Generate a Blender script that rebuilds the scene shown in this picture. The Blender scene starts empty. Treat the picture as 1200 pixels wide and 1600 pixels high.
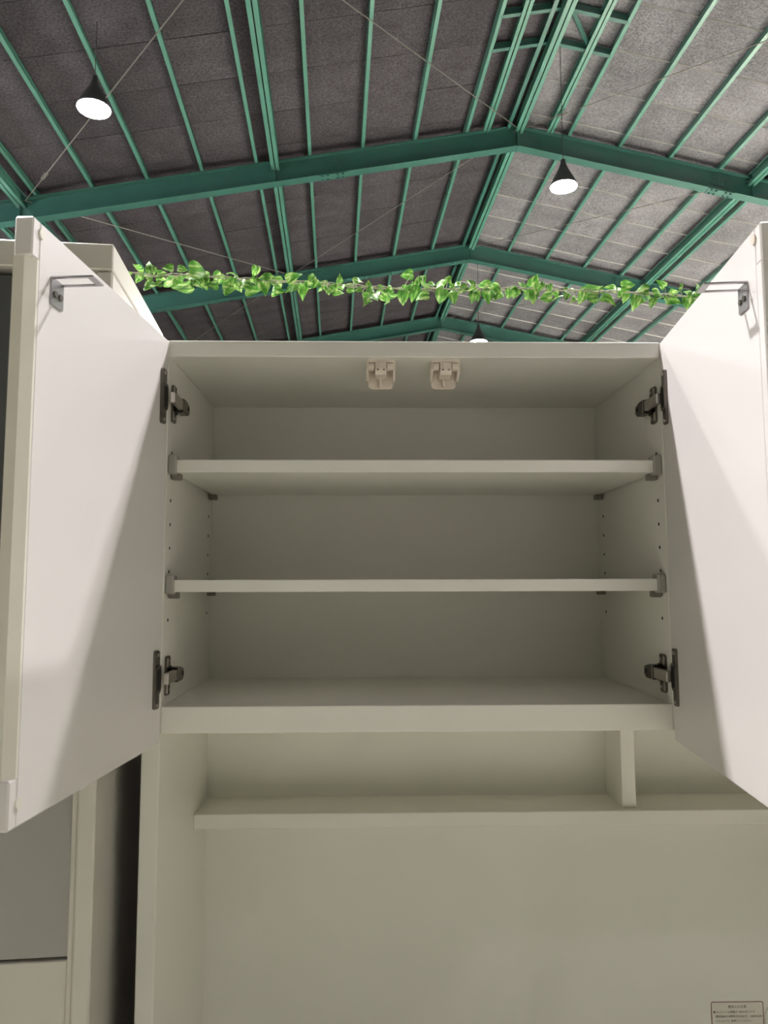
import bpy, bmesh, math, random
from mathutils import Vector, Matrix, Euler

random.seed(7)
S = bpy.context.scene
COL = S.collection

# ------------------------------------------------------------------ camera, world, exposure
EYE = 1.70                              # eye height
ZS = EYE - 0.7455                       # cabinet frame -> height above the floor
CAM = Vector((-0.0834, -1.289, EYE))
F_PX, PITCH, YAW, ROLL = 1178.8, 0.0947, 0.0205, -0.0026
cam_data = bpy.data.cameras.new('camera')
cam = bpy.data.objects.new('camera', cam_data)
COL.objects.link(cam)
CAM_ROT = (Matrix.Rotation(-YAW, 4, 'Z') @ Matrix.Rotation(math.pi / 2 + PITCH, 4, 'X') @ Matrix.Rotation(ROLL, 4, 'Z'))
cam.matrix_world = Matrix.Translation(CAM) @ CAM_ROT
cam_data.sensor_fit = 'VERTICAL'
cam_data.sensor_height = 24.0
cam_data.sensor_width = 18.0
cam_data.lens = 24.0 * F_PX / 1600.0
cam_data.clip_start = 0.02
cam_data.dof.use_dof = True
cam_data.dof.focus_distance = 2.2
cam_data.dof.aperture_fstop = cam_data.lens / 2.0     # a 2 mm wide phone lens
S.camera = cam

world = bpy.data.worlds.new('hall_light')
S.world = world
world.use_nodes = True
bg = world.node_tree.nodes['Background']
bg.inputs[0].default_value = (1.0, 0.95, 0.80, 1)
bg.inputs[1].default_value = 0.05

LAMP_STRENGTH = 2000.0
S.view_settings.view_transform = 'Standard'
S.view_settings.look = 'None'
S.view_settings.gamma = 1.0
S.view_settings.use_curve_mapping = False
S.view_settings.exposure = 0.14
S.cycles.use_denoising = True
S.cycles.max_bounces = 8
S.cycles.diffuse_bounces = 5

# building frame: origin below the camera, axis along the roof ridge
B_YAW = 0.045
RIDGE_X, BEAM_Z, SLOPE = 2.58, EYE + 6.174, 0.191     # underside of the beams at the ridge


def bworld(x, y, z):
    c, s = math.cos(B_YAW), math.sin(B_YAW)
    return Vector((CAM.x + c * x - s * y, CAM.y + s * x + c * y, z))


def at(px, py, depth):
    """the point seen at a pixel of the photograph, at that world-y distance from the camera"""
    d = CAM_ROT.to_3x3() @ Vector(((px - 600) / F_PX, (800 - py) / F_PX, -1.0))
    return CAM + d * (depth / d.y)


# ------------------------------------------------------------------ materials
def mat(name, col, rough=0.5, metal=0.0, spec=0.5, noise=0.0, nscale=40.0, bump=0.0, emit=None, coat=0.0, rand=0.0):
    m = bpy.data.materials.new(name)
    m.use_nodes = True
    nt = m.node_tree
    b = nt.nodes['Principled BSDF']
    b.inputs['Base Color'].default_value = (*col, 1)
    b.inputs['Roughness'].default_value = rough
    b.inputs['Metallic'].default_value = metal
    b.inputs['Specular IOR Level'].default_value = spec
    b.inputs['Coat Weight'].default_value = coat
    b.inputs['Coat Roughness'].default_value = 0.08
    if noise or bump or rand:
        tc = nt.nodes.new('ShaderNodeTexCoord')
        n = nt.nodes.new('ShaderNodeTexNoise')
        n.inputs['Scale'].default_value = nscale
        n.inputs['Detail'].default_value = 6
        nt.links.new(tc.outputs['Object'], n.inputs['Vector'])
        mr = nt.nodes.new('ShaderNodeMapRange')
        mr.inputs['From Min'].default_value = 0.3
        mr.inputs['From Max'].default_value = 0.7
        mr.inputs['To Min'].default_value = 1 - noise
        mr.inputs['To Max'].default_value = 1 + noise
        nt.links.new(n.outputs['Fac'], mr.inputs['Value'])
        val = mr.outputs[0]
        if rand:
            oi = nt.nodes.new('ShaderNodeObjectInfo')
            r2 = nt.nodes.new('ShaderNodeMapRange')
            r2.inputs['To Min'].default_value = 1 - rand
            r2.inputs['To Max'].default_value = 1 + rand
            nt.links.new(oi.outputs['Random'], r2.inputs['Value'])
            mu = nt.nodes.new('ShaderNodeMath')
            mu.operation = 'MULTIPLY'
            nt.links.new(val, mu.inputs[0])
            nt.links.new(r2.outputs[0], mu.inputs[1])
            val = mu.outputs[0]
        vm = nt.nodes.new('ShaderNodeVectorMath')
        vm.operation = 'SCALE'
        vm.inputs[0].default_value = col
        nt.links.new(val, vm.inputs['Scale'])
        nt.links.new(vm.outputs[0], b.inputs['Base Color'])
        if bump:
            bp = nt.nodes.new('ShaderNodeBump')
            bp.inputs['Strength'].default_value = bump
            bp.inputs['Distance'].default_value = 0.01
            nt.links.new(n.outputs['Fac'], bp.inputs['Height'])
            nt.links.new(bp.outputs[0], b.inputs['Normal'])
    if emit:
        b.inputs['Emission Color'].default_value = (*emit[0], 1)
        b.inputs['Emission Strength'].default_value = emit[1]
    return m


WHITE = mat('white_melamine', (0.80, 0.79, 0.725), 0.38, noise=0.015, nscale=3)
DOORW = mat('white_door_laminate', (0.80, 0.775, 0.76), 0.32, noise=0.012, nscale=3)
CREAM = mat('cream_edge_plastic', (0.80, 0.77, 0.68), 0.45, noise=0.03, nscale=8)
LATCH = mat('beige_latch_plastic', (0.74, 0.66, 0.57), 0.4)
CLIP = mat('grey_clip_plastic', (0.36, 0.35, 0.31), 0.35)
CLIPD = mat('dark_clip_plastic', (0.20, 0.18, 0.155), 0.35)
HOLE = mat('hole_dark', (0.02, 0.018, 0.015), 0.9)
HINGE = mat('dark_nickel', (0.17, 0.155, 0.135), 0.32, metal=0.85)
STEEL = mat('bright_steel', (0.62, 0.58, 0.54), 0.28, metal=0.9)
BRACK = mat('zinc_bracket', (0.45, 0.43, 0.45), 0.3, metal=0.9)
GREEN = mat('green_steel_paint', (0.029, 0.105, 0.088), 0.25, spec=0.9, noise=0.06, nscale=2.5)
PURL = mat('green_purlin_paint', (0.066, 0.190, 0.150), 0.25, spec=0.9, noise=0.06, nscale=4)
DARKGAP = mat('black_gap', (0.01, 0.012, 0.012), 0.9)
ROD = mat('dull_rod_steel', (0.16, 0.15, 0.14), 0.45, metal=0.4)
SHADE = mat('black_lamp_shade', (0.025, 0.025, 0.027), 0.5)
def bulb(k):
    name = 'glowing_diffuser_%d' % round(k * 100)
    return bpy.data.materials.get(name) or mat(name, (1, 1, 1), 0.5, emit=((1.0, 0.95, 0.95), LAMP_STRENGTH * k))


GLASS = mat('grey_glossy_door', (0.36, 0.345, 0.325), 0.16, coat=0.4)
SMOKE = mat('smoked_glass_door', (0.09, 0.095, 0.095), 0.12, coat=0.5)
CABW = mat('warm_white_cabinet', (0.66, 0.64, 0.57), 0.3, noise=0.02, nscale=3)
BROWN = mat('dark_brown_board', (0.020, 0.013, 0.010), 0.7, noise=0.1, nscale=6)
CONC = mat('grey_concrete_floor', (0.60, 0.60, 0.49), 0.6, noise=0.10, nscale=1.5, bump=0.05)
STICK = mat('sticker_paper', (0.76, 0.73, 0.65), 0.45)
RED = mat('sticker_red_border', (0.20, 0.035, 0.025), 0.5)
INK = mat('sticker_ink', (0.07, 0.06, 0.05), 0.6)
PALE = mat('pale_board_edge', (0.75, 0.73, 0.70), 0.9)
STEM = mat('pale_vine_stem', (0.36, 0.36, 0.25), 0.6)


def board_material(name, k):
    m = mat(name, (0.235, 0.215, 0.20), 0.95, spec=0.1)
    nt = m.node_tree
    b = nt.nodes['Principled BSDF']
    tc = nt.nodes.new('ShaderNodeTexCoord')
    oi = nt.nodes.new('ShaderNodeObjectInfo')
    add = nt.nodes.new('ShaderNodeVectorMath')
    sc = nt.nodes.new('ShaderNodeVectorMath')
    sc.operation = 'SCALE'
    sc.inputs['Scale'].default_value = 0.37
    nt.links.new(oi.outputs['Location'], sc.inputs[0])
    nt.links.new(tc.outputs['Object'], add.inputs[0])
    nt.links.new(sc.outputs[0], add.inputs[1])
    fine = nt.nodes.new('ShaderNodeTexNoise')
    fine.inputs['Scale'].default_value = 38
    fine.inputs['Detail'].default_value = 8
    fine.inputs['Roughness'].default_value = 0.75
    big = nt.nodes.new('ShaderNodeTexNoise')
    big.inputs['Scale'].default_value = 2.6
    big.inputs['Detail'].default_value = 3
    nt.links.new(add.outputs[0], fine.inputs['Vector'])
    nt.links.new(add.outputs[0], big.inputs['Vector'])
    r1 = nt.nodes.new('ShaderNodeValToRGB')
    r1.color_ramp.elements[0].position = 0.38
    r1.color_ramp.elements[0].color = (0.108 * k, 0.106 * k ** 1.06, 0.118 * k ** 1.03, 1)
    r1.color_ramp.elements[1].position = 0.64
    r1.color_ramp.elements[1].color = (0.29 * k, 0.284 * k ** 1.06, 0.312 * k ** 1.03, 1)
    nt.links.new(fine.outputs['Fac'], r1.inputs['Fac'])
    r2 = nt.nodes.new('ShaderNodeMapRange')
    r2.inputs['From Min'].default_value = 0.3
    r2.inputs['From Max'].default_value = 0.7
    r2.inputs['To Min'].default_value = 0.82
    r2.inputs['To Max'].default_value = 1.15
    nt.links.new(big.outputs['Fac'], r2.inputs['Value'])
    r3 = nt.nodes.new('ShaderNodeMapRange')
    r3.inputs['To Min'].default_value = 0.88
    r3.inputs['To Max'].default_value = 1.10
    nt.links.new(oi.outputs['Random'], r3.inputs['Value'])
    mu = nt.nodes.new('ShaderNodeMath')
    mu.operation = 'MULTIPLY'
    nt.links.new(r2.outputs[0], mu.inputs[0])
    nt.links.new(r3.outputs[0], mu.inputs[1])
    vs = nt.nodes.new('ShaderNodeVectorMath')
    vs.operation = 'SCALE'
    nt.links.new(r1.outputs[0], vs.inputs[0])
    nt.links.new(mu.outputs[0], vs.inputs['Scale'])
    nt.links.new(vs.outputs[0], b.inputs['Base Color'])
    bp = nt.nodes.new('ShaderNodeBump')
    bp.inputs['Strength'].default_value = 0.5
    bp.inputs['Distance'].default_value = 0.01
    nt.links.new(fine.outputs['Fac'], bp.inputs['Height'])
    nt.links.new(bp.outputs[0], b.inputs['Normal'])
    return m


BOARD = board_material('grey_wood_wool_board', 0.78)
BOARD_SHADED = board_material('shaded_wood_wool_board', 0.28)  # left slope's dimmer light is put into this darker board colour


def leaf_material():
    m = mat('variegated_leaf', (0.1, 0.3, 0.05), 0.35)
    nt = m.node_tree
    b = nt.nodes['Principled BSDF']
    tc = nt.nodes.new('ShaderNodeTexCoord')
    oi = nt.nodes.new('ShaderNodeObjectInfo')
    mul = nt.nodes.new('ShaderNodeVectorMath')
    mul.operation = 'MULTIPLY'
    mul.inputs[1].default_value = (5.0, 1.6, 1.0)
    nt.links.new(tc.outputs['Object'], mul.inputs[0])
    n = nt.nodes.new('ShaderNodeTexNoise')
    n.noise_dimensions = '4D'
    n.inputs['Scale'].default_value = 1.1
    n.inputs['Detail'].default_value = 3
    nt.links.new(mul.outputs[0], n.inputs['Vector'])
    m10 = nt.nodes.new('ShaderNodeMath')
    m10.operation = 'MULTIPLY'
    m10.inputs[1].default_value = 30
    nt.links.new(oi.outputs['Random'], m10.inputs[0])
    nt.links.new(m10.outputs[0], n.inputs['W'])
    r = nt.nodes.new('ShaderNodeValToRGB')
    e = r.color_ramp.elements
    e[0].position = 0.40
    e[0].color = (0.055, 0.195, 0.028, 1)
    e[1].position = 0.66
    e[1].color = (0.52, 0.64, 0.27, 1)
    k = e.new(0.52)
    k.color = (0.14, 0.36, 0.055, 1)
    nt.links.new(n.outputs['Fac'], r.inputs['Fac'])
    r3 = nt.nodes.new('ShaderNodeMapRange')
    r3.inputs['To Min'].default_value = 0.75
    r3.inputs['To Max'].default_value = 1.35
    nt.links.new(oi.outputs['Random'], r3.inputs['Value'])
    vs = nt.nodes.new('ShaderNodeVectorMath')
    vs.operation = 'SCALE'
    nt.links.new(r.outputs[0], vs.inputs[0])
    nt.links.new(r3.outputs[0], vs.inputs['Scale'])
    nt.links.new(vs.outputs[0], b.inputs['Base Color'])
    # thin leaf lets light through
    tr = nt.nodes.new('ShaderNodeBsdfTranslucent')
    nt.links.new(vs.outputs[0], tr.inputs['Color'])
    mx = nt.nodes.new('ShaderNodeMixShader')
    mx.inputs[0].default_value = 0.3
    out = nt.nodes['Material Output']
    nt.links.new(b.outputs[0], mx.inputs[1])
    nt.links.new(tr.outputs[0], mx.inputs[2])
    nt.links.new(mx.outputs[0], out.inputs['Surface'])
    return m


LEAF = leaf_material()


# ------------------------------------------------------------------ mesh helpers
def box(bm, x0, x1, y0, y1, z0, z1, bev=0.0, M=None):
    vs = [bm.verts.new(Vector(p)) for p in ((x0, y0, z0), (x1, y0, z0), (x1, y1, z0), (x0, y1, z0),
                                            (x0, y0, z1), (x1, y0, z1), (x1, y1, z1), (x0, y1, z1))]
    fs = [bm.faces.new([vs[i] for i in f]) for f in ((3, 2, 1, 0), (4, 5, 6, 7), (0, 1, 5, 4), (1, 2, 6, 5), (2, 3, 7, 6), (3, 0, 4, 7))]
    if bev:
        es = list({e for f in fs for e in f.edges})
        r = bmesh.ops.bevel(bm, geom=es, offset=bev, segments=1, profile=0.5, affect='EDGES')
        vs = list({v for f in r['faces'] for v in f.verts} | {v for v in vs if v.is_valid})
    if M:
        bmesh.ops.transform(bm, matrix=M, verts=[v for v in vs if v.is_valid])
    return vs


def prism(bm, pts, a0, a1, axis='y', M=None):
    """extrude a closed 2-D outline; axis says along which direction"""
    def P(p, a):
        if axis == 'y':
            return Vector((p[0], a, p[1]))
        if axis == 'x':
            return Vector((a, p[0], p[1]))
        return Vector((p[0], p[1], a))
    A = [bm.verts.new(P(p, a0)) for p in pts]
    Bv = [bm.verts.new(P(p, a1)) for p in pts]
    n = len(pts)
    bm.faces.new(A)
    bm.faces.new(Bv[::-1])
    for i in range(n):
        bm.faces.new((A[i], A[(i + 1) % n], Bv[(i + 1) % n], Bv[i]))
    if M:
        bmesh.ops.transform(bm, matrix=M, verts=A + Bv)
    return A + Bv


def rounded(w, h, r, n=4, cx=0, cy=0):
    out = []
    for qx, qy, a0 in ((1, 1, 0), (-1, 1, 90), (-1, -1, 180), (1, -1, 270)):
        for i in range(n + 1):
            a = math.radians(a0 + 90 * i / n)
            out.append((cx + qx * (w / 2 - r) + r * math.cos(a), cy + qy * (h / 2 - r) + r * math.sin(a)))
    return out


def circle(r, n=16, cx=0, cy=0):
    return [(cx + r * math.cos(2 * math.pi * i / n), cy + r * math.sin(2 * math.pi * i / n)) for i in range(n)]


def tube(bm, pts, r, n=6, cap=True):
    pts = [Vector(p) for p in pts]
    rings = []
    for i, p in enumerate(pts):
        t = (pts[min(i + 1, len(pts) - 1)] - pts[max(i - 1, 0)]).normalized()
        u = t.cross(Vector((0.31, 0.2, 0.93)))
        if u.length < 0.05:
            u = t.cross(Vector((1, 0, 0)))
        u.normalize()
        w = t.cross(u)
        rr = r[i] if isinstance(r, (list, tuple)) else r
        rings.append([bm.verts.new(p + rr * (math.cos(2 * math.pi * k / n) * u + math.sin(2 * math.pi * k / n) * w)) for k in range(n)])
    for a, b in zip(rings, rings[1:]):
        for k in range(n):
            bm.faces.new((a[k], a[(k + 1) % n], b[(k + 1) % n], b[k]))
    if cap:
        bm.faces.new(rings[0][::-1])
        bm.faces.new(rings[-1])


def lathe(bm, prof, n=24, cap=True):
    rings = [[bm.verts.new((r * math.cos(2 * math.pi * k / n), r * math.sin(2 * math.pi * k / n), z)) for k in range(n)] for r, z in prof]
    for a, b in zip(rings, rings[1:]):
        for k in range(n):
            bm.faces.new((a[k], a[(k + 1) % n], b[(k + 1) % n], b[k]))
    if cap:
        bm.faces.new(rings[0][::-1])
        bm.faces.new(rings[-1])


def mesh(bm, name, m, smooth=False):
    bmesh.ops.recalc_face_normals(bm, faces=bm.faces)
    me = bpy.data.meshes.new(name)
    bm.to_mesh(me)
    bm.free()
    me.materials.append(m)
    if smooth:
        for p in me.polygons:
            p.use_smooth = True
    return me


def obj(name, me, parent=None, loc=(0, 0, 0), rot=None):
    o = bpy.data.objects.new(name, me)
    COL.objects.link(o)
    o.location = loc
    if rot:
        o.rotation_euler = rot
    if parent:
        o.parent = parent
    return o


def part(name, bm, m, parent=None, loc=(0, 0, 0), rot=None, smooth=False):
    return obj(name, mesh(bm, name, m, smooth), parent, loc, rot)


def bpart(name, m, parent, *dims, bev=0.0012, loc=(0, 0, 0), rot=None):
    bm = bmesh.new()
    box(bm, *dims, bev=bev)
    return part(name, bm, m, parent, loc, rot)


def tag(o, label=None, cat=None, group=None, kind=None):
    for k, v in (('label', label), ('category', cat), ('group', group), ('kind', kind)):
        if v:
            o[k] = v
    return o


def thing(name, label, cat, loc=(0, 0, 0), rz=0.0, group=None):
    o = obj(name, None, None, loc, (0, 0, rz))
    o.empty_display_size = 0.1
    return tag(o, label, cat, group)


# ------------------------------------------------------------------ setting: floor, roof
GROUND = (CAM.x, CAM.y, 0)
bm = bmesh.new()
box(bm, -14, 20, -9, 32, -0.2, 0)
tag(part('floor', bm, CONC, None, GROUND, (0, 0, B_YAW)), kind='structure')

WALLP = mat('grey_wall_sheet', (0.22, 0.215, 0.20), 0.7, noise=0.05, nscale=1.2)
for nm, dims in (('wall_left', (-6.4, -6.3, -9, 30, 0, 6.45)), ('wall_right', (11.4, 11.5, -9, 30, 0, 6.45)),
                 ('wall_front', (-6.4, 11.5, -9.1, -9, 0, 6.45)), ('wall_far', (-6.4, 11.5, 30, 30.1, 0, 6.45))):
    bm = bmesh.new()
    box(bm, *dims)
    tag(part(nm, bm, WALLP, None, GROUND, (0, 0, B_YAW)), kind='structure')

# unseen dark partition added behind the cabinets to block light through their gap
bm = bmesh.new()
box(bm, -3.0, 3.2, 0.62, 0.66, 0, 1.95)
tag(part('added_partition', bm, BROWN), kind='structure')

STEP = 0.735           # spacing of purlins across the slope
ROW = 0.738            # length of a roof board along the ridge
NCOL = 12
BEAM_H = 0.31
PUR_H = 0.10


def roof_z(x, off):
    return BEAM_Z + off - SLOPE * abs(x)


def sheet(name, side):
    """roof deck of one slope with its boards, purlins, struts and rods"""
    bm = bmesh.new()
    o0, o1 = BEAM_H + PUR_H + 0.045, BEAM_H + PUR_H + 0.075
    L = NCOL * STEP
    pts = [(0, roof_z(0, o0)), (side * L, roof_z(L, o0)), (side * L, roof_z(L, o1)), (0, roof_z(0, o1))]
    prism(bm, [(RIDGE_X + a, b) for a, b in pts], -8, 30)
    root = part(name, bm, BOARD if side > 0 else BOARD_SHADED, None, GROUND, (0, 0, B_YAW))
    tag(root, kind='structure')
    return root


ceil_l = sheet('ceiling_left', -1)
ceil_r = sheet('ceiling_right', 1)

ang = math.atan(SLOPE)


def board_mesh(side):
    bm = bmesh.new()
    w, l, t = STEP / math.cos(ang) - 0.004, ROW - (0.010 if side < 0 else 0.0), 0.025
    box(bm, -w / 2, w / 2, -l / 2, l / 2, 0, t)
    tilt = 0.019 if side > 0 else -0.002          # one lapped edge hangs a little lower
    for v in bm.verts:
        v.co.z -= tilt * (0.5 - v.co.y / l)
    me = mesh(bm, 'roof_board', BOARD if side > 0 else BOARD_SHADED)
    if side > 0:                                  # the cut edges are pale
        me.materials.append(PALE)
        for p in me.polygons:
            if abs(p.normal.y) > 0.9:
                p.material_index = 1
    return me


for side, root in ((-1, ceil_l), (1, ceil_r)):
    me = board_mesh(side)
    Y0 = 7.64 - 3 * ROW
    for r in range(22):
        for c in range(NCOL if side < 0 else 10):
            x = (c + 0.5) * STEP
            z = roof_z(x, BEAM_H + PUR_H) + 0.016 + random.uniform(-0.002, 0.002)
            o = obj('roof_board', me, root, (RIDGE_X + side * x, Y0 + (r + 0.5) * ROW, z), (random.uniform(-.002, .002), side * ang, 0))

# C-channel purlins
RUN0, RUN1 = 3.0, 24.0


def channel(bm, x, z0, h, w, t=0.004, lip=0.015, face=1, M=None):
    """lipped C, web on the side -face, open towards +face, bottom at z0"""
    f = face
    pts = [(x, z0), (x + f * w, z0), (x + f * w, z0 + lip), (x + f * (w - t), z0 + lip), (x + f * (w - t), z0 + t), (x + f * t, z0 + t),
           (x + f * t, z0 + h - t), (x + f * (w - t), z0 + h - t), (x + f * (w - t), z0 + h - lip), (x + f * w, z0 + h - lip), (x + f * w, z0 + h), (x, z0 + h)]
    prism(bm, pts, RUN0, RUN1, 'y', M)


for side, root in ((-1, ceil_l), (1, ceil_r)):
    bm = bmesh.new()
    channel(bm, -0.022, 0, PUR_H, 0.044)
    me = mesh(bm, 'purlin', PURL)
    for k in range(1, NCOL):
        x = k * STEP
        obj('purlin', me, root, (RIDGE_X + side * x, 0, roof_z(x, BEAM_H)), (0, side * ang, 0))
    # twin struts running between the beams
    bm = bmesh.new()
    channel(bm, -0.008, 0, 0.15, 0.05, face=-1, lip=0.02)
    channel(bm, 0.008, 0, 0.15, 0.05, face=1, lip=0.02)
    me = mesh(bm, 'strut', PURL)
    for x in (3.42, 6.82):
        obj('strut', me, root, (RIDGE_X + side * x, 0, roof_z(x, 0.20)))
# ridge: twin channels and a side rail
bm = bmesh.new()
channel(bm, -0.008, 0, 0.14, 0.05, face=-1, lip=0.02)
channel(bm, 0.008, 0, 0.14, 0.05, face=1, lip=0.02)
obj('ridge_purlin', mesh(bm, 'ridge_purlin', PURL), ceil_r, (RIDGE_X + 0.02, 0, roof_z(0, 0.22)))
bm = bmesh.new()
channel(bm, 0, 0, 0.12, 0.05, face=1, lip=0.02)
obj('ridge_rail', mesh(bm, 'ridge_rail', GREEN), ceil_l, (RIDGE_X - 0.16, 0, roof_z(0.16, 0.30)))
# inner twin rails and the cross frame of the first bay
RUN0, RUN1 = 3.0, 10.0
bm = bmesh.new()
channel(bm, -0.007, 0, 0.10, 0.04, face=-1)
channel(bm, 0.007, 0, 0.10, 0.04, face=1)
me = mesh(bm, 'twin_rail', PURL)
for side, root in ((-1, ceil_l), (1, ceil_r)):
    obj('twin_rail', me, root, (RIDGE_X + side * 0.455, 0, roof_z(0.455, 0.285)))
    for y in (7.80, 8.35):
        bm = bmesh.new()
        pts = [(0.05 * side, 0), (0.735 * side, -0.685 * SLOPE), (0.735 * side, -0.685 * SLOPE + .085), (0.05 * side, .085)]
        prism(bm, pts, 0, 0.05)
        box(bm, 0, 0.68, -0.012, 0.0, -0.006, 0.01, M=Matrix.Translation((0.05 * side, 0, 0)) @ Matrix.Rotation(side * ang, 4, 'Y') @ Matrix.Scale(side, 4, (1, 0, 0)))
        part('cross_bar', bm, GREEN, root, (RIDGE_X, y, roof_z(0.05, BEAM_H)))
bm = bmesh.new()
tube(bm, [(RIDGE_X + .10, 7.86, roof_z(.1, .34)), (RIDGE_X + .47, 8.36, roof_z(.47, .34))], 0.03, 4)
part('diagonal_bar', bm, GREEN, ceil_r)

# thin bracing rods below the purlins
D1, D2, D3 = 10.0, 13.77, 17.68
for x0, y0, x1, y1 in ((-6.75, D1, -3.42, 6.2), (-3.42, 6.2, 0, D1), (0.05, D1, 3.42, 6.2), (0, D1, -3.42, D2), (-6.75, D1, -3.42, D2),
                       (-3.42, D2, -6.75, D3), (0.05, D2, 3.42, D1), (3.42, D2, 0.05, D3)):
    root = ceil_l if x0 + x1 < 0 else ceil_r
    bm = bmesh.new()
    a = Vector((RIDGE_X + x0, y0, roof_z(x0, 0.255)))
    b = Vector((RIDGE_X + x1, y1, roof_z(x1, 0.255)))
    tube(bm, [a, b], 0.0065, 6)
    rod = part('brace_rod', bm, ROD, root)
    q = a.lerp(b, 0.13)
    d = (b - a).normalized()
    bm = bmesh.new()
    n = d.cross(Vector((0, 0, 1))).normalized()
    for s in (-1, 1):
        tube(bm, [q - d * .09, q - d * .07 + n * .017 * s, q + d * .07 + n * .017 * s, q + d * .09], 0.006, 5)
    part('turnbuckle', bm, ROD, rod)

# ---- steel roof beams (I-section, two halves meeting at the ridge)
NOTES = ('deep green steel roof beam, nearest and highest of the three across the roof',
         'green steel roof beam crossing right behind the hanging leaf garland',
         'farthest green steel roof beam, its peak just above the cabinet top')
for D, note in zip((D1, D2, D3), NOTES):
    p = bworld(RIDGE_X, D + 0.076, 0)
    root = thing('roof_beam', note, 'roof beam', p, B_YAW, 'green roof beams')
    LEN = 9.4
    for side in (-1, 1):
        def sl(name, z0, z1, y0, y1, xa=0.0, xb=LEN, m=GREEN, par=root):
            bm = bmesh.new()
            pts = [(side * xa, BEAM_Z + z0 - SLOPE * xa), (side * xb, BEAM_Z + z0 - SLOPE * xb), (side * xb, BEAM_Z + z1 - SLOPE * xb), (side * xa, BEAM_Z + z1 - SLOPE * xa)]
            prism(bm, pts, y0, y1)
            return part(name, bm, m, par)
        sl('web', 0.010, 0.30, -0.005, 0.005)
        sl('bottom_flange', 0, 0.010, -0.076, 0.076)
        sl('top_flange', 0.297, 0.31, -0.076, 0.076)
        for xs in (3.42, 6.82):
            bm = bmesh.new()
            for s in (-1, 1):
                box(bm, side * xs - 0.005, side * xs + 0.005, min(s * .005, s * .074), max(s * .005, s * .074), BEAM_Z + 0.01 - SLOPE * xs, BEAM_Z + 0.297 - SLOPE * xs)
            part('stiffener', bm, GREEN, root)
        xc = 2.62 if side < 0 else 2.95
        pl = sl('splice_plate', -0.009, -0.001, -0.072, 0.072, xc - .19, xc + .19)
        bm = bmesh.new()
        for i in (-.14, -.07, .07, .14):
            for j in (-.045, .045):
                x = xc + i
                prism(bm, circle(0.017, 6, side * x, j), BEAM_Z - SLOPE * x - 0.026, BEAM_Z - SLOPE * x - 0.009, 'z')
        part('bolts', bm, GREEN, pl)['kind'] = 'stuff'
        wp = sl('web_splice_plate', 0.10, 0.28, -0.014, -0.006, xc - .13, xc + .13)
        bm = bmesh.new()
        for i in (-.09, -.03, .03, .09):
            for j in (.14, .19, .24):
                x = xc + i
                prism(bm, circle(0.013, 6, side * x, BEAM_Z - SLOPE * x + j), -0.028, -0.014, 'y')
        part('bolts', bm, GREEN, wp)['kind'] = 'stuff'
    bm = bmesh.new()
    box(bm, -0.012, 0.012, -0.074, 0.074, BEAM_Z - 0.012, BEAM_Z + 0.31)
    part('ridge_plate', bm, GREEN, root)

# ------------------------------------------------------------------ pendant lamps
def lamp(x, y, h, label, top, drop, deep=0.0, glow=1.0):
    z = EYE + h
    root = thing('pendant_lamp', label, 'lamp', bworld(x, y, z), B_YAW, 'pendant lamps under the roof')
    root.scale = (1.2, 1.2, 1.2)
    bm = bmesh.new()
    lathe(bm, [(0.022, 0.30), (0.030, 0.25), (0.05, 0.20), (0.135, 0.035), (0.140, 0.018), (0.132, 0.018), (0.046, 0.19), (0.02, 0.235)], 24, False)
    part('lamp_shade', bm, SHADE, root, smooth=True)
    if deep:          # deep skirt added to fill lamps, keeps their light on the floor
        bm = bmesh.new()
        lathe(bm, [(0.140, 0.03), (0.160, -deep), (0.156, -deep), (0.136, 0.03)], 24, False)
        part('reflector_skirt', bm, SHADE, root, smooth=True)
    bm = bmesh.new()
    prof = [(0.128, 0.024)]
    for i in range(1, 7):
        a = math.pi / 2 * i / 6
        prof.append((max(0.004, 0.134 * math.cos(a)), 0.014 - drop * math.sin(a)))
    lathe(bm, prof, 16)
    part('glowing_diffuser', bm, bulb(glow), root, smooth=True)
    bm = bmesh.new()
    tube(bm, [(0, 0, 0.28), (0, 0, (top - z) / 1.2)], 0.0035, 6)
    part('wire', bm, SHADE, root)
    return root


T = EYE + 6.174 + BEAM_H + PUR_H + 0.02
lamp(2.72, 8.46, 4.70, 'bright pendant lamp on a long wire, right of the roof ridge', T - SLOPE * .14, .004, 0, .35)
lamp(-2.41, 7.28, 4.70, 'bright pendant lamp at upper left beneath the dark roof boards', T - SLOPE * 4.99, .02, 0, .22)
lamp(2.73, 13.88, 4.565, 'small far pendant lamp with black cone shade just above the cabinet top', EYE + 6.174 - SLOPE * .15, .01, 0, .35)
lamp(2.72, 3.52, 4.70, 'pendant lamp right of and nearest to the white cabinet, above the picture', T - SLOPE * .14, .004, 0, .68)
lamp(-2.41, 3.05, 4.70, 'pendant lamp left of and nearest to the white cabinet, above the picture', T - SLOPE * 4.99, .004, 0, 1.15)
lamp(-5.6, 5.6, 4.20, 'first added fill lamp by the left wall, out of the picture', T - SLOPE * 8.18, .11, 0, .5)  # both left-wall lamps are added, throwing fill up onto the roof
lamp(-5.6, 10.8, 4.20, 'second added fill lamp by the left wall, out of the picture', T - SLOPE * 8.18, .11, 0, .5)
lamp(7.6, 3.52, 4.45, 'added fill lamp far to the right of the cabinet, out of the picture', T - SLOPE * 5.02, .004, 0, 1.0)  # this right-hand row is added fill, brightening floor and roof
lamp(7.6, 8.46, 4.45, 'second added fill lamp far to the right, out of the picture', T - SLOPE * 5.02, .004, .2, 11.0)
lamp(7.6, 13.88, 4.45, 'third added fill lamp far to the right, out of the picture', T - SLOPE * 5.02, .004, .2, 11.0)
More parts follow.
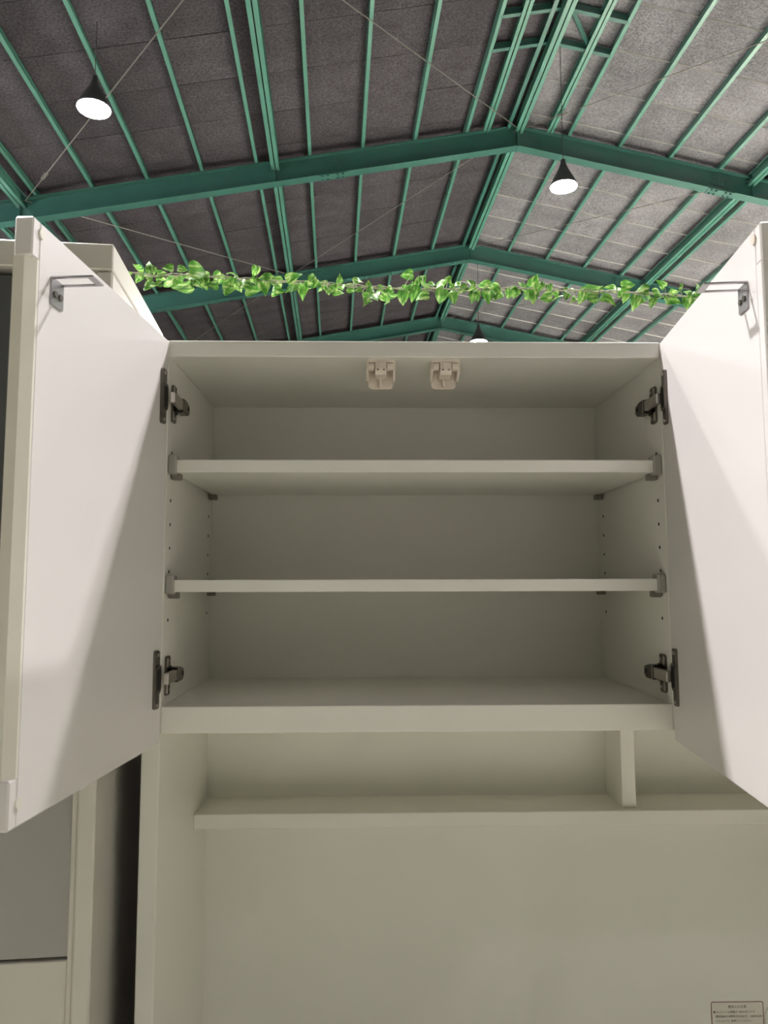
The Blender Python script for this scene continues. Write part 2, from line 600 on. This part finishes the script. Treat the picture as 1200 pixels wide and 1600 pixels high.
lamp(3.4, -3.0, 4.70, 'deep-shaded fill lamp added behind the viewer, to the right', T - SLOPE * .82, .004, .2, .44)  # lamps added behind the viewer to brighten the floor before the cabinet
lamp(1.0, -4.4, 4.70, 'deep-shaded fill lamp added farthest behind the viewer', T - SLOPE * 1.58, .004, .2, .44)

# ------------------------------------------------------------------ the white kitchen cabinet
def Z(z):
    return z + ZS


HW = 0.43                 # half of the clear width
DEP = 0.384
zt, ztt, zb, zbb = Z(1.1405), Z(1.1689), Z(0.5423), Z(0.4984)
hst, hsb, hsy = Z(0.2915), Z(0.263), 0.262
XR = 1.02                 # right end of the wide unit
COUNTER = 0.45
kab = thing('kitchen_cabinet', 'wide white kitchen cabinet with two open upper doors and empty shelves', 'cabinet', (0, 0, 0))
WH = WHITE
side_l = bpart('side_panel', WH, kab, -HW - 0.030, -HW, 0, DEP, COUNTER, ztt)
side_r = bpart('side_panel', WH, kab, HW, HW + 0.029, 0, DEP, zbb, ztt - .001)
bpart('gap_dark_sheet', BROWN, kab, -HW - 0.0316, -HW - 0.0301, 0.004, DEP, COUNTER, ztt - .03, bev=0)  # dark sheet added on the outer side to cut bounce light in the gap
bpart('side_panel', WH, kab, XR, XR + 0.03, 0, DEP, COUNTER, ztt)
bpart('top_panel', WH, kab, -HW, HW, 0, DEP, zt, ztt)
bpart('bottom_panel', WH, kab, -HW, HW, 0, DEP, zbb, zb)
bpart('top_panel', WH, kab, HW + .029, XR, 0, DEP, zt, ztt)
bpart('bottom_panel', WH, kab, HW + .029, XR, 0, DEP, zbb, zb)
bpart('back_panel', WH, kab, -HW - 0.03, XR + 0.03, DEP, DEP + 0.012, COUNTER, ztt - .002, bev=0)
bpart('niche_shelf', WH, kab, -HW, XR, hsy, DEP, hsb, hst)
bpart('niche_divider', WH, kab, HW, HW + 0.0285, 0.278, DEP, hst, zbb)
cd = bpart('closed_door', DOORW, kab, HW + .032, XR + .028, -0.024, -0.002, Z(0.4826), ztt - .002, bev=0.002)
# base unit under the niche
bpart('counter_top', WH, kab, -HW - 0.04, XR + 0.04, -0.07, DEP + 0.012, COUNTER - 0.03, COUNTER, bev=0.002)
bpart('base_body', WH, kab, -HW - 0.03, XR + 0.03, -0.04, DEP + 0.012, 0, COUNTER - 0.03)
for i in range(3):
    w = (XR + HW + 0.06) / 3
    x0 = -HW - 0.03 + i * w
    bd = bpart('base_door', DOORW, kab, x0 + .002, x0 + w - .002, -0.062, -0.041, 0.08, COUNTER - 0.035, bev=0.002)
    bpart('handle', BRACK, bd, x0 + w / 2 - .06, x0 + w / 2 + .06, -0.075, -0.062, COUNTER - 0.10, COUNTER - 0.09)

# peg holes in the side walls
for sgn, sp in ((-1, side_l), (1, side_r)):
    bm = bmesh.new()
    prism(bm, circle(0.0030, 8), 0, 0.0006, 'x')
    me = mesh(bm, 'peg_hole', HOLE)
    for y in (0.031, 0.345):
        for z in (0.975, 0.891, 0.849, 0.808, 0.767, 0.684):
            obj('peg_hole', me, sp, (-HW if sgn < 0 else HW - 0.0006, y, Z(z)))

# two loose shelves on plastic clips
for i, (s0, s1) in enumerate(((0.9387, 0.9608), (0.732, 0.7529))):
    sh = bpart('shelf', WH, kab, -HW + 0.007, HW - 0.007, 0.012, 0.356, Z(s0), Z(s1))
    for sgn in (-1, 1):
        bm = bmesh.new()
        x0, x1 = sorted((sgn * (HW - 0.0006), sgn * (HW - 0.0145)))
        box(bm, x0, x1, 0.0065, 0.034, Z(s0) - 0.0035, Z(s1) + 0.0085, bev=0.002)
        part('front_clip', bm, CLIP, sh)
        bm = bmesh.new()
        x0, x1 = sorted((sgn * (HW - 0.002), sgn * (HW - 0.0185)))
        box(bm, x0, x1, 0.024, 0.040, Z(s0) - 0.0115, Z(s0) - 0.0002, bev=0.0015)
        part('support_pin', bm, CLIPD, sh)
        bm = bmesh.new()
        box(bm, x0, x1, 0.335, 0.352, Z(s0) - 0.0115, Z(s0) - 0.0002, bev=0.0015)
        part('support_pin', bm, CLIPD, sh)
        bm = bmesh.new()
        x0, x1 = sorted((sgn * (HW - 0.0006), sgn * (HW - 0.0165)))
        box(bm, x0, x1, 0.340, 0.358, Z(s0) - 0.002, Z(s1) + 0.003, bev=0.001)
        part('rear_clip', bm, CLIP, sh)

# push latches under the top panel
for xc in (-0.0615, 0.0535):
    bm = bmesh.new()
    prism(bm, rounded(0.044, 0.042, 0.007, 4, xc, zt - 0.0212), 0.058, 0.063, 'y')
    box(bm, xc - 0.022, xc + 0.022, 0.016, 0.0605, zt - 0.0045, zt - 0.0001)
    body = part('push_latch', bm, LATCH, kab)
    for s in (-1, 1):
        bm = bmesh.new()
        xx = xc + s * 0.0238
        prism(bm, [(0.020, zt - 0.0002), (0.019, zt - 0.016), (0.026, zt - 0.022), (0.046, zt - 0.031), (0.060, zt - 0.031), (0.060, zt - 0.0002)], xx - 0.0020, xx + 0.0020, 'x')
        part('side_rail', bm, LATCH, body)
        bm = bmesh.new()
        xx = xc + s * 0.0166
        prism(bm, [(0.020, zt - 0.0046), (0.015, zt - 0.007), (0.014, zt - 0.012), (0.019, zt - 0.0165), (0.030, zt - 0.0165), (0.034, zt - 0.0046)], xx - 0.0050, xx + 0.0050, 'x')
        part('shoulder_block', bm, LATCH, body)
    bm = bmesh.new()
    prism(bm, [(0.016, zt - 0.0046), (0.011, zt - 0.006), (0.011, zt - 0.019), (0.017, zt - 0.0265), (0.044, zt - 0.0275), (0.050, zt - 0.0046)], xc - 0.0098, xc + 0.0098, 'x')
    part('hood', bm, LATCH, body)
    bm = bmesh.new()
    prism(bm, [(xc - 0.0045, zt - 0.018), (xc + 0.0045, zt - 0.018), (xc + 0.0045, zt - 0.007), (xc - 0.0045, zt - 0.007)], 0.0080, 0.0115, 'y')
    part('front_hook', bm, LATCH, body)
    for s in (-1, 1):
        bm = bmesh.new()
        box(bm, xc + s * 0.0052 - 0.0018, xc + s * 0.0052 + 0.0018, 0.0103, 0.0112, zt - 0.0205, zt - 0.0180)
        part('slot', bm, CLIPD, body)
    bm = bmesh.new()
    box(bm, xc - 0.0022, xc + 0.0022, 0.050, 0.0582, zt - 0.0405, zt - 0.022, bev=0.001)
    part('centre_rib', bm, LATCH, body)

# ---- doors
DT, DB, DL, TH = Z(1.1672), Z(0.4826), 0.4502, 0.022


def make_door(sgn, angle):
    """local frame: x away from the hinge along the door, y towards the outer face (sgn), z world height"""
    rz = -math.pi / 2 - sgn * 0
    # direction of the open door seen from above
    dx, dy = sgn * math.sin(angle), -math.cos(angle)
    rz = math.atan2(dy, dx)
    o = sgn           # outer face lies at local y = o*TH  (left door: -x side)
    out = -1 if sgn < 0 else 1
    # local +y after rotation by rz: (-dy, dx) = (cos a, ..) -> world +x ; left door's outside is world -x
    oy = TH * out
    bm = bmesh.new()
    y0, y1 = sorted((0, oy))
    box(bm, 0.0, DL - 0.016, y0, y1, DB, DT, bev=0.0018)
    zc0, zc1 = DB + 0.053, DT - 0.047
    box(bm, DL - 0.016, DL, y0, y1, zc1, DT, bev=0.0018)
    box(bm, DL - 0.016, DL, y0, y1, DB, zc0, bev=0.0018)
    d = part('door', bm, DOORW, kab, (sgn * HW, -0.003, 0), (0, 0, rz))
    bm = bmesh.new()
    cut, face = (0.012, 0.009) if sgn < 0 else (0.0018, 0.0018)
    prism(bm, [(DL - 0.016, 0), (DL - cut, 0.0), (DL - 0.0002, out * face), (DL - 0.0002, oy), (DL - 0.016, oy)], zc0, zc1, 'z')
    part('finger_pull', bm, CREAM if sgn < 0 else DOORW, d)
    inn = -out
    for z in (DB + 0.026, DT - 0.014):
        bm = bmesh.new()
        a0, a1 = sorted((0, inn * 0.0022))
        prism(bm, circle(0.0062, 18, DL - 0.018, z), a0, a1, 'y')
        part('bumper_pad', bm, CREAM if sgn < 0 else LATCH, d)
    # strike bracket for the latch: screwed plate and slotted tongue
    xb, zb_ = DL - 0.058, Z(1.108)
    w = 0.030
    bm = bmesh.new()
    a0, a1 = sorted((0, inn * 0.0018))
    prism(bm, rounded(w, 0.034, 0.003, 3, xb, zb_ - 0.012), a0, a1, 'y')
    part('strike_bracket', bm, BRACK, d)
    bm = bmesh.new()
    tl = 0.052
    for (xa, xb2, ya, yb) in ((xb - w / 2, xb - w / 2 + .0042, 0, tl), (xb + w / 2 - .0042, xb + w / 2, 0, tl), (xb - w / 2 + .0042, xb + w / 2 - .0042, tl - 0.008, tl)):
        ya, yb = sorted((inn * ya, inn * yb))
        box(bm, xa, xb2, ya, yb, zb_ + 0.003, zb_ + 0.0048)
    part('slotted_tongue', bm, BRACK, d)
    for xs in (-0.0065, 0.0065):
        bm = bmesh.new()
        a0, a1 = sorted((inn * 0.0018, inn * 0.0038))
        prism(bm, circle(0.0042, 12, xb + xs, zb_ - 0.014), a0, a1, 'y')
        part('screw', bm, HINGE, d)
    return d


make_door(-1, 0.0831)
make_door(1, -0.1222)


# ---- concealed hinges
def make_hinge(sgn, zc, angle):
    dx, dy = sgn * math.sin(angle), -math.cos(angle)
    M = Matrix.Translation((sgn * HW, -0.003, zc)) @ Matrix.Rotation(math.atan2(dy, dx), 4, 'Z')
    inn = 1 if sgn < 0 else -1                     # towards the inside in door-local y
    root = obj('hinge', None, kab)
    # plate on the door
    bm = bmesh.new()
    a0, a1 = sorted((0, inn * 0.004))
    out = rounded(0.020, 0.094, 0.005, 4, 0.027, 0)
    prism(bm, out, a0, a1, 'y', M)
    prism(bm, rounded(0.024, 0.046, 0.008, 4, 0.024, 0), a0, sorted((0, inn * 0.0055))[0 if inn < 0 else 1], 'y', M)
    part('door_plate', bm, HINGE, root)
    for s in (-1, 1):
        bm = bmesh.new()
        a0, a1 = sorted((inn * 0.0035, inn * 0.0055))
        prism(bm, circle(0.0032, 10, 0.027, s * 0.040), a0, a1, 'y', M)
        part('screw', bm, STEEL, root)
    # dark inset painted as the shade inside the hinge recess
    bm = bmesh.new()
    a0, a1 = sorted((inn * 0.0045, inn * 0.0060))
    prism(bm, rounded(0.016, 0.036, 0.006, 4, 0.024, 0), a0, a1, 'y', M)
    part('cup_shadow', bm, HOLE, root)
    # plate on the cabinet wall
    x0 = sgn * HW

    def X(a):
        return x0 - sgn * a
    bm = bmesh.new()
    a0, a1 = sorted((X(0), X(0.0035)))
    prism(bm, rounded(0.026, 0.066, 0.006, 4, 0.031, zc), a0, a1, 'x')
    prism(bm, rounded(0.030, 0.030, 0.004, 3, 0.040, zc), a0, a1, 'x')
    part('wall_plate', bm, HINGE, root)
    for s in (-1, 1):
        a0, a1 = sorted((X(0.003), X(0.0055)))
        bm = bmesh.new()
        prism(bm, rounded(0.004, 0.016, 0.0018, 3, 0.0220, zc + s * 0.022), a0, a1, 'x')
        part('edge_rib', bm, STEEL, root)
        bm = bmesh.new()
        prism(bm, circle(0.0028, 10, 0.036, zc + s * 0.024), a0, a1, 'x')
        part('screw', bm, STEEL, root)
    bm = bmesh.new()
    pts = [(0.040, zc - 0.0125), (0.040, zc + 0.0125), (0.058, zc + 0.0125), (0.077, zc + 0.008), (0.079, zc - 0.006), (0.070, zc - 0.0125)]
    a0, a1 = sorted((X(0.0035), X(0.019)))
    prism(bm, pts, a0, a1, 'x')
    bmesh.ops.bevel(bm, geom=list(bm.edges), offset=0.0015, segments=1, affect='EDGES')
    part('arm_body', bm, HINGE, root)
    bm = bmesh.new()
    a0, a1 = sorted((X(0.0185), X(0.0196)))
    prism(bm, circle(0.0042, 12, 0.067, zc), a0, a1, 'x')
    part('screw', bm, HOLE, root)
    # bright link between the two
    bm = bmesh.new()
    a0, a1 = sorted((X(0.009), X(0.0175)))
    box(bm, a0, a1, -0.022, 0.036, zc - 0.0092, zc + 0.0092, bev=0.001)
    part('link_arm', bm, STEEL, root)
    bm = bmesh.new()
    a0, a1 = sorted((X(0.003), X(0.0165)))
    box(bm, a0, a1, 0.0365, 0.0405, zc - 0.0118, zc + 0.0118)
    part('arm_slot', bm, HOLE, root)


make_hinge(-1, Z(1.0625), 0.0831)
make_hinge(-1, Z(0.590), 0.0831)
make_hinge(1, Z(1.0625), -0.1222)
make_hinge(1, Z(0.590), -0.1222)

# ------------------------------------------------------------------ caution sticker and cable cap on the niche back
yb = DEP
st = thing('caution_sticker', 'small caution sticker with a red rounded border and fine print on the niche back', 'sticker', (0.6955, yb, Z(-0.20)))
SW, SH_ = 0.112, 0.126
bm = bmesh.new()
prism(bm, rounded(SW, SH_, 0.004, 4), -0.0004, 0, 'y')
part('paper', bm, STICK, st)
bm = bmesh.new()
o_, i_ = rounded(SW, SH_, 0.004, 4), rounded(SW - 0.003, SH_ - 0.003, 0.003, 4)
A = [bm.verts.new((x, -0.0006, z)) for x, z in o_]
Bq = [bm.verts.new((x, -0.0006, z)) for x, z in i_]
for k in range(len(A)):
    bm.faces.new((A[k], A[(k + 1) % len(A)], Bq[(k + 1) % len(A)], Bq[k]))
part('border', bm, RED, st)


def text(body, size, x, z, align='LEFT'):
    cu = bpy.data.curves.new('lettering', 'FONT')
    cu.body = body
    cu.size = size
    cu.align_x = align
    tmp = bpy.data.objects.new('tmp', cu)
    COL.objects.link(tmp)
    bpy.context.view_layer.update()
    me = bpy.data.meshes.new_from_object(tmp.evaluated_get(bpy.context.evaluated_depsgraph_get()))
    bpy.data.objects.remove(tmp)
    me.name = 'lettering'
    me.materials.clear()
    me.materials.append(INK)
    return obj('lettering', me, st, (x, -0.0008, z), (math.pi / 2, 0, 0))


text('使用上の注意', 0.0066, 0, SH_ / 2 - 0.0125, 'CENTER')
for k, line in enumerate(('●コンセントの容量は 1500Wまでです', '　電気製品の消費電力の合計が、1500W以内', '　になるように 使用して ください。', '　また 同時使用は', '●水などをかけないでください。')):
    text(line, 0.0052, -SW / 2 + 0.004, SH_ / 2 - 0.0225 - k * 0.0089)

cap = thing('cable_cap', 'round white cable cap beside the caution sticker', 'cable cap', (0.787, yb, Z(-0.170)))
bm = bmesh.new()
lathe(bm, [(0.034, 0.0), (0.034, 0.003), (0.031, 0.005), (0.029, 0.0025), (0.002, 0.0025)], 32)
part('rim', bm, WHITE, cap, (0, 0, 0), (math.pi / 2, 0, 0), smooth=False)

# ------------------------------------------------------------------ tall neighbour cabinet on the left
lc = thing('tall_cabinet', 'taller white cabinet with glossy grey doors, left of the open cabinet', 'cabinet', (-0.491, -0.119, 0), 0.090)
LT = Z(1.288)
LW, LD_ = 0.92, 0.44
rail = 0.043
bpart('cornice', CABW, lc, -LW, 0, 0, LD_, LT - rail, LT, bev=0.002)
bpart('side_panel', CABW, lc, -0.026, 0, 0.0, LD_, 0, LT - rail - 0.0025, bev=0.003)
bpart('side_panel', CABW, lc, -LW, -LW + 0.026, 0.0, LD_, 0, LT - rail - 0.0025, bev=0.003)
bpart('back_panel', CABW, lc, -LW + 0.026, -0.026, LD_ - 0.012, LD_, 0, LT - rail - 0.003, bev=0)
bpart('body', DARKGAP, lc, -LW + 0.027, -0.027, 0.035, LD_ - 0.013, 0, LT - rail - 0.004, bev=0)
zline = Z(0.196)
for i in range(2):
    x1 = -0.0345 - i * 0.43
    x0 = x1 - 0.427
    bpart('frame_strip', CABW, lc, x1, x1 + 0.008, 0.004, 0.03, 0.1, LT - rail - 0.012, bev=0.0015)
    bpart('grey_door', GLASS, lc, x0, x1, 0.010, 0.030, zline + 0.004, Z(0.80), bev=0.001)
    bpart('smoked_door', SMOKE, lc, x0, x1, 0.010, 0.030, Z(0.803), LT - rail - 0.012, bev=0.001)
    dr = bpart('drawer', CABW, lc, x0, x1, 0.008, 0.030, zline - 0.24, zline, bev=0.0015)
    bpart('lower_door', CABW, lc, x0, x1, 0.008, 0.030, 0.1, zline - 0.244, bev=0.0015)

# ------------------------------------------------------------------ leaf garland
GD = 2.8
gar = thing('leaf_garland', 'garland of artificial variegated green leaves strung across below the roof', 'garland', at(640, 452, GD))
G0 = Vector(gar.location)
VINE = [(-90, 412), (120, 418), (160, 421), (200, 425), (240, 432), (290, 429), (340, 433), (400, 438), (440, 440), (480, 441), (540, 446), (600, 450), (650, 452), (700, 452), (760, 452),
        (800, 450), (860, 452), (920, 454), (970, 456), (1020, 459), (1060, 462), (1095, 466), (1140, 470), (1180, 474), (1230, 478)]


def vine_y(px):
    for a, b in zip(VINE, VINE[1:]):
        if a[0] <= px <= b[0]:
            return a[1] + (b[1] - a[1]) * (px - a[0]) / (b[0] - a[0])
    return VINE[0][1] if px < VINE[0][0] else VINE[-1][1]


stem = bmesh.new()
for ph in (0, 2.1, 4.2):
    pts = []
    x = -90
    while x <= 1230:
        t = x * 0.11 + ph
        p = at(x, vine_y(x) + 1.8 * math.sin(t) + 1.2 * math.sin(x * .043 + ph * 2), GD + 0.006 * math.cos(t)) - G0
        pts.append(p)
        x += 8
    tube(stem, pts, 0.0017, 5)
# cord that carries the garland up to the roof, beyond the picture on both sides
for px in (-90, 1230):
    a = at(px, vine_y(px), GD) - G0
    s = -1 if px < 600 else 1
    e = a + Vector((s * 0.9, 0, 4.15 if s < 0 else 4.9))
    tube(stem, [a, a + Vector((s * .1, 0, 0.03)), e], 0.002, 5)

# leaf outlines: x across, y from stalk (0) to tip (1)
def leaf_mesh(curl, fold, wid):
    bm = bmesh.new()
    prof = [(0.0, 0.03), (-0.06, 0.20), (-0.03, 0.36), (0.08, 0.45), (0.22, 0.475), (0.38, 0.44), (0.55, 0.35), (0.72, 0.22), (0.87, 0.09), (1.0, 0.0)]
    mid, lf, rt = [], [], []
    n = len(prof)
    for i, (y, w) in enumerate(prof):
        yc = max(0.0, y) if i else 0.0
        zc = -curl * (yc - 0.3) ** 2
        mid.append(bm.verts.new((0, yc if i > 2 else 0.02 * i, zc)))
        if i < n - 1:
            for lst, s in ((lf, -1), (rt, 1)):
                a = bm.verts.new((s * w * wid * .5, y, zc + fold * w * .45))
                b = bm.verts.new((s * w * wid, y, zc + fold * w * .55 - 0.10 * curl * w))
                lst.append((a, b))
    for lst in (lf, rt):
        for i in range(n - 2):
            (a0, b0), (a1, b1) = lst[i], lst[i + 1]
            bm.faces.new((mid[i], a0, a1, mid[i + 1]))
            bm.faces.new((a0, b0, b1, a1))
        a, b = lst[-1]
        bm.faces.new((mid[-2], a, mid[-1]))
        bm.faces.new((a, b, mid[-1]))
    me = mesh(bm, 'leaf', LEAF, True)
    return me


LEAVES = [leaf_mesh(.5, .25, .92), leaf_mesh(.9, .15, .85), leaf_mesh(.25, .45, .95), leaf_mesh(1.2, .35, .80)]
ZA = ((65,135,60,20),(95,180,60,55),(75,220,50,50),(160,130,55,65),(190,160,50,50),(160,212,55,50),(165,265,80,60),(300,138,60,40),(255,180,50,40),(250,215,55,40),(225,255,45,35),(290,245,90,60),(335,260,60,40),(370,222,70,45),(410,280,110,30),(410,145,55,45),(440,200,50,35),(480,235,45,60),(525,160,110,70),(565,205,95,80),(590,230,50,50),(535,260,60,45),(570,272,50,40),(670,225,90,90),(640,265,70,45),(740,250,50,45),(785,245,50,60),(750,297,80,50),(800,183,90,16),(835,285,60,60),(880,255,80,60),(955,165,50,65),(935,222,45,45),(975,250,60,55),(930,300,90,55),(1025,280,75,85),(1025,205,60,45),(1065,200,55,45),(1110,240,85,70),(1120,310,80,65))
ZB = ((130,205,85,65),(125,285,80,55),(205,295,70,95),(245,265,50,50),(280,205,50,60),(300,260,60,50),(250,295,60,30),(370,270,45,55),(330,300,40,30),(400,320,45,40),(430,300,50,35),(485,222,50,45),(470,320,70,50),(500,285,50,50),(455,285,40,45),(555,270,50,40),(570,300,50,40),(620,228,60,35),(625,300,40,30),(700,260,45,45),(710,300,50,40),(695,345,65,35),(690,382,60,55),(755,350,65,75),(800,295,55,45),(860,300,60,50),(825,360,60,50),(850,385,20,45),(885,350,60,20),(985,190,75,50),(940,290,50,50),(955,365,50,85),(995,295,45,70),(1030,275,45,50),(1035,330,70,90),(1060,240,50,45),(1105,235,60,60),(1100,345,80,65),(1135,265,40,40))
ZC = ((80,255,50,30),(130,258,70,75),(135,355,75,95),(200,228,50,45),(215,275,40,30),(255,258,50,40),(220,315,50,35),(235,365,45,65),(300,300,65,65),(360,250,50,55),(375,290,45,40),(380,360,60,65),(410,340,45,60),(460,265,75,55),(550,280,75,80),(495,350,60,85),(575,340,60,65),(545,340,40,50),(650,335,55,60),(690,295,45,45),(700,330,60,50),(750,268,60,50),(840,235,75,70),(915,250,50,45),(865,295,60,50),(800,335,60,45),(830,350,70,80),(925,358,70,45),(955,295,55,50),(1000,330,50,40),(1020,355,80,40))
ZD = ((20,300,30,30),(80,295,45,45),(25,350,50,50),(85,368,50,50),(135,360,75,65),(165,295,50,30),(230,310,110,55),(220,360,80,45),(290,300,40,40),(365,285,70,45),(335,365,90,50),(430,300,50,60),(485,270,75,50),(430,335,50,40),(465,365,45,60),(590,300,75,60),(545,395,75,85),(600,380,45,45),(640,350,55,45),(665,400,60,65),(720,325,80,55),(745,262,60,45),(735,355,80,35),(775,378,45,30),(830,385,80,55),(835,325,60,25),(895,285,55,45),(940,320,50,55),(930,400,55,75),(1015,290,60,50),(990,335,45,50),(970,370,40,60),(1050,285,40,40))
spots = []
for L, ox in ((ZA, 200), (ZB, 430), (ZC, 660), (ZD, 880)):
    spots += [(ox + a / 4.8, 390 + b / 4.8, c / 4.8, d / 4.8) for a, b, c, d in L]
for k in range(16):            # the garland goes on behind the open doors
    x = random.choice((random.uniform(125, 200), random.uniform(1100, 1225)))
    spots.append((x, vine_y(x) + random.uniform(-9, 11), random.uniform(9, 16), random.uniform(9, 14)))
for px, py, w, h in spots:
    dd = GD + random.uniform(-0.035, 0.035)
    c = at(px, py, dd) - G0
    size = max(w, h) * 1.42 / F_PX * GD
    thin = min(w, h) / max(w, h)
    below = py > vine_y(px)
    if w > 1.2 * h:
        a = random.choice((-1, 1)) * random.uniform(60, 105)
    elif h > 1.1 * w:
        a = random.uniform(-22, 22)
    else:
        a = random.uniform(-60, 60)
    roll = math.radians(a + (180 if below else 0))            # 0: tip up
    if not below and w <= 1.2 * h and random.random() < .35:
        roll += math.pi
    # leaf frame: y tip, z face; face towards the viewer, tilted back
    tilt = math.radians(random.uniform(5, 40)) if thin > .5 else math.radians(random.uniform(62, 74))
    if thin > .5:
        R = Matrix.Rotation(roll, 4, 'Y').inverted() @ Matrix.Rotation(math.pi / 2, 4, 'X') @ Matrix.Rotation(random.choice((-1, 1)) * tilt, 4, 'X') @ Matrix.Rotation(random.uniform(-.5, .5), 4, 'Y')
    else:
        R = Matrix.Rotation(roll, 4, 'Y').inverted() @ Matrix.Rotation(math.pi / 2, 4, 'X') @ Matrix.Rotation(random.choice((-1, 1)) * tilt, 4, 'Y')
    M = R @ Matrix.Scale(size, 4)
    base = c - (M.to_3x3() @ Vector((0, 0.45, 0)))
    o = obj('leaf', random.choice(LEAVES), gar)
    o.matrix_local = Matrix.Translation(base) @ M
    vx = px + random.uniform(-7, 7)
    v = at(vx, vine_y(vx), GD) - G0
    m_ = base.lerp(v, .5) + Vector((random.uniform(-.006, .006), random.uniform(-.01, .01), random.uniform(0, .008)))
    tube(stem, [v, m_, base], [0.0013, 0.0011, 0.0009], 4)
part('stem', stem, STEM, gar)
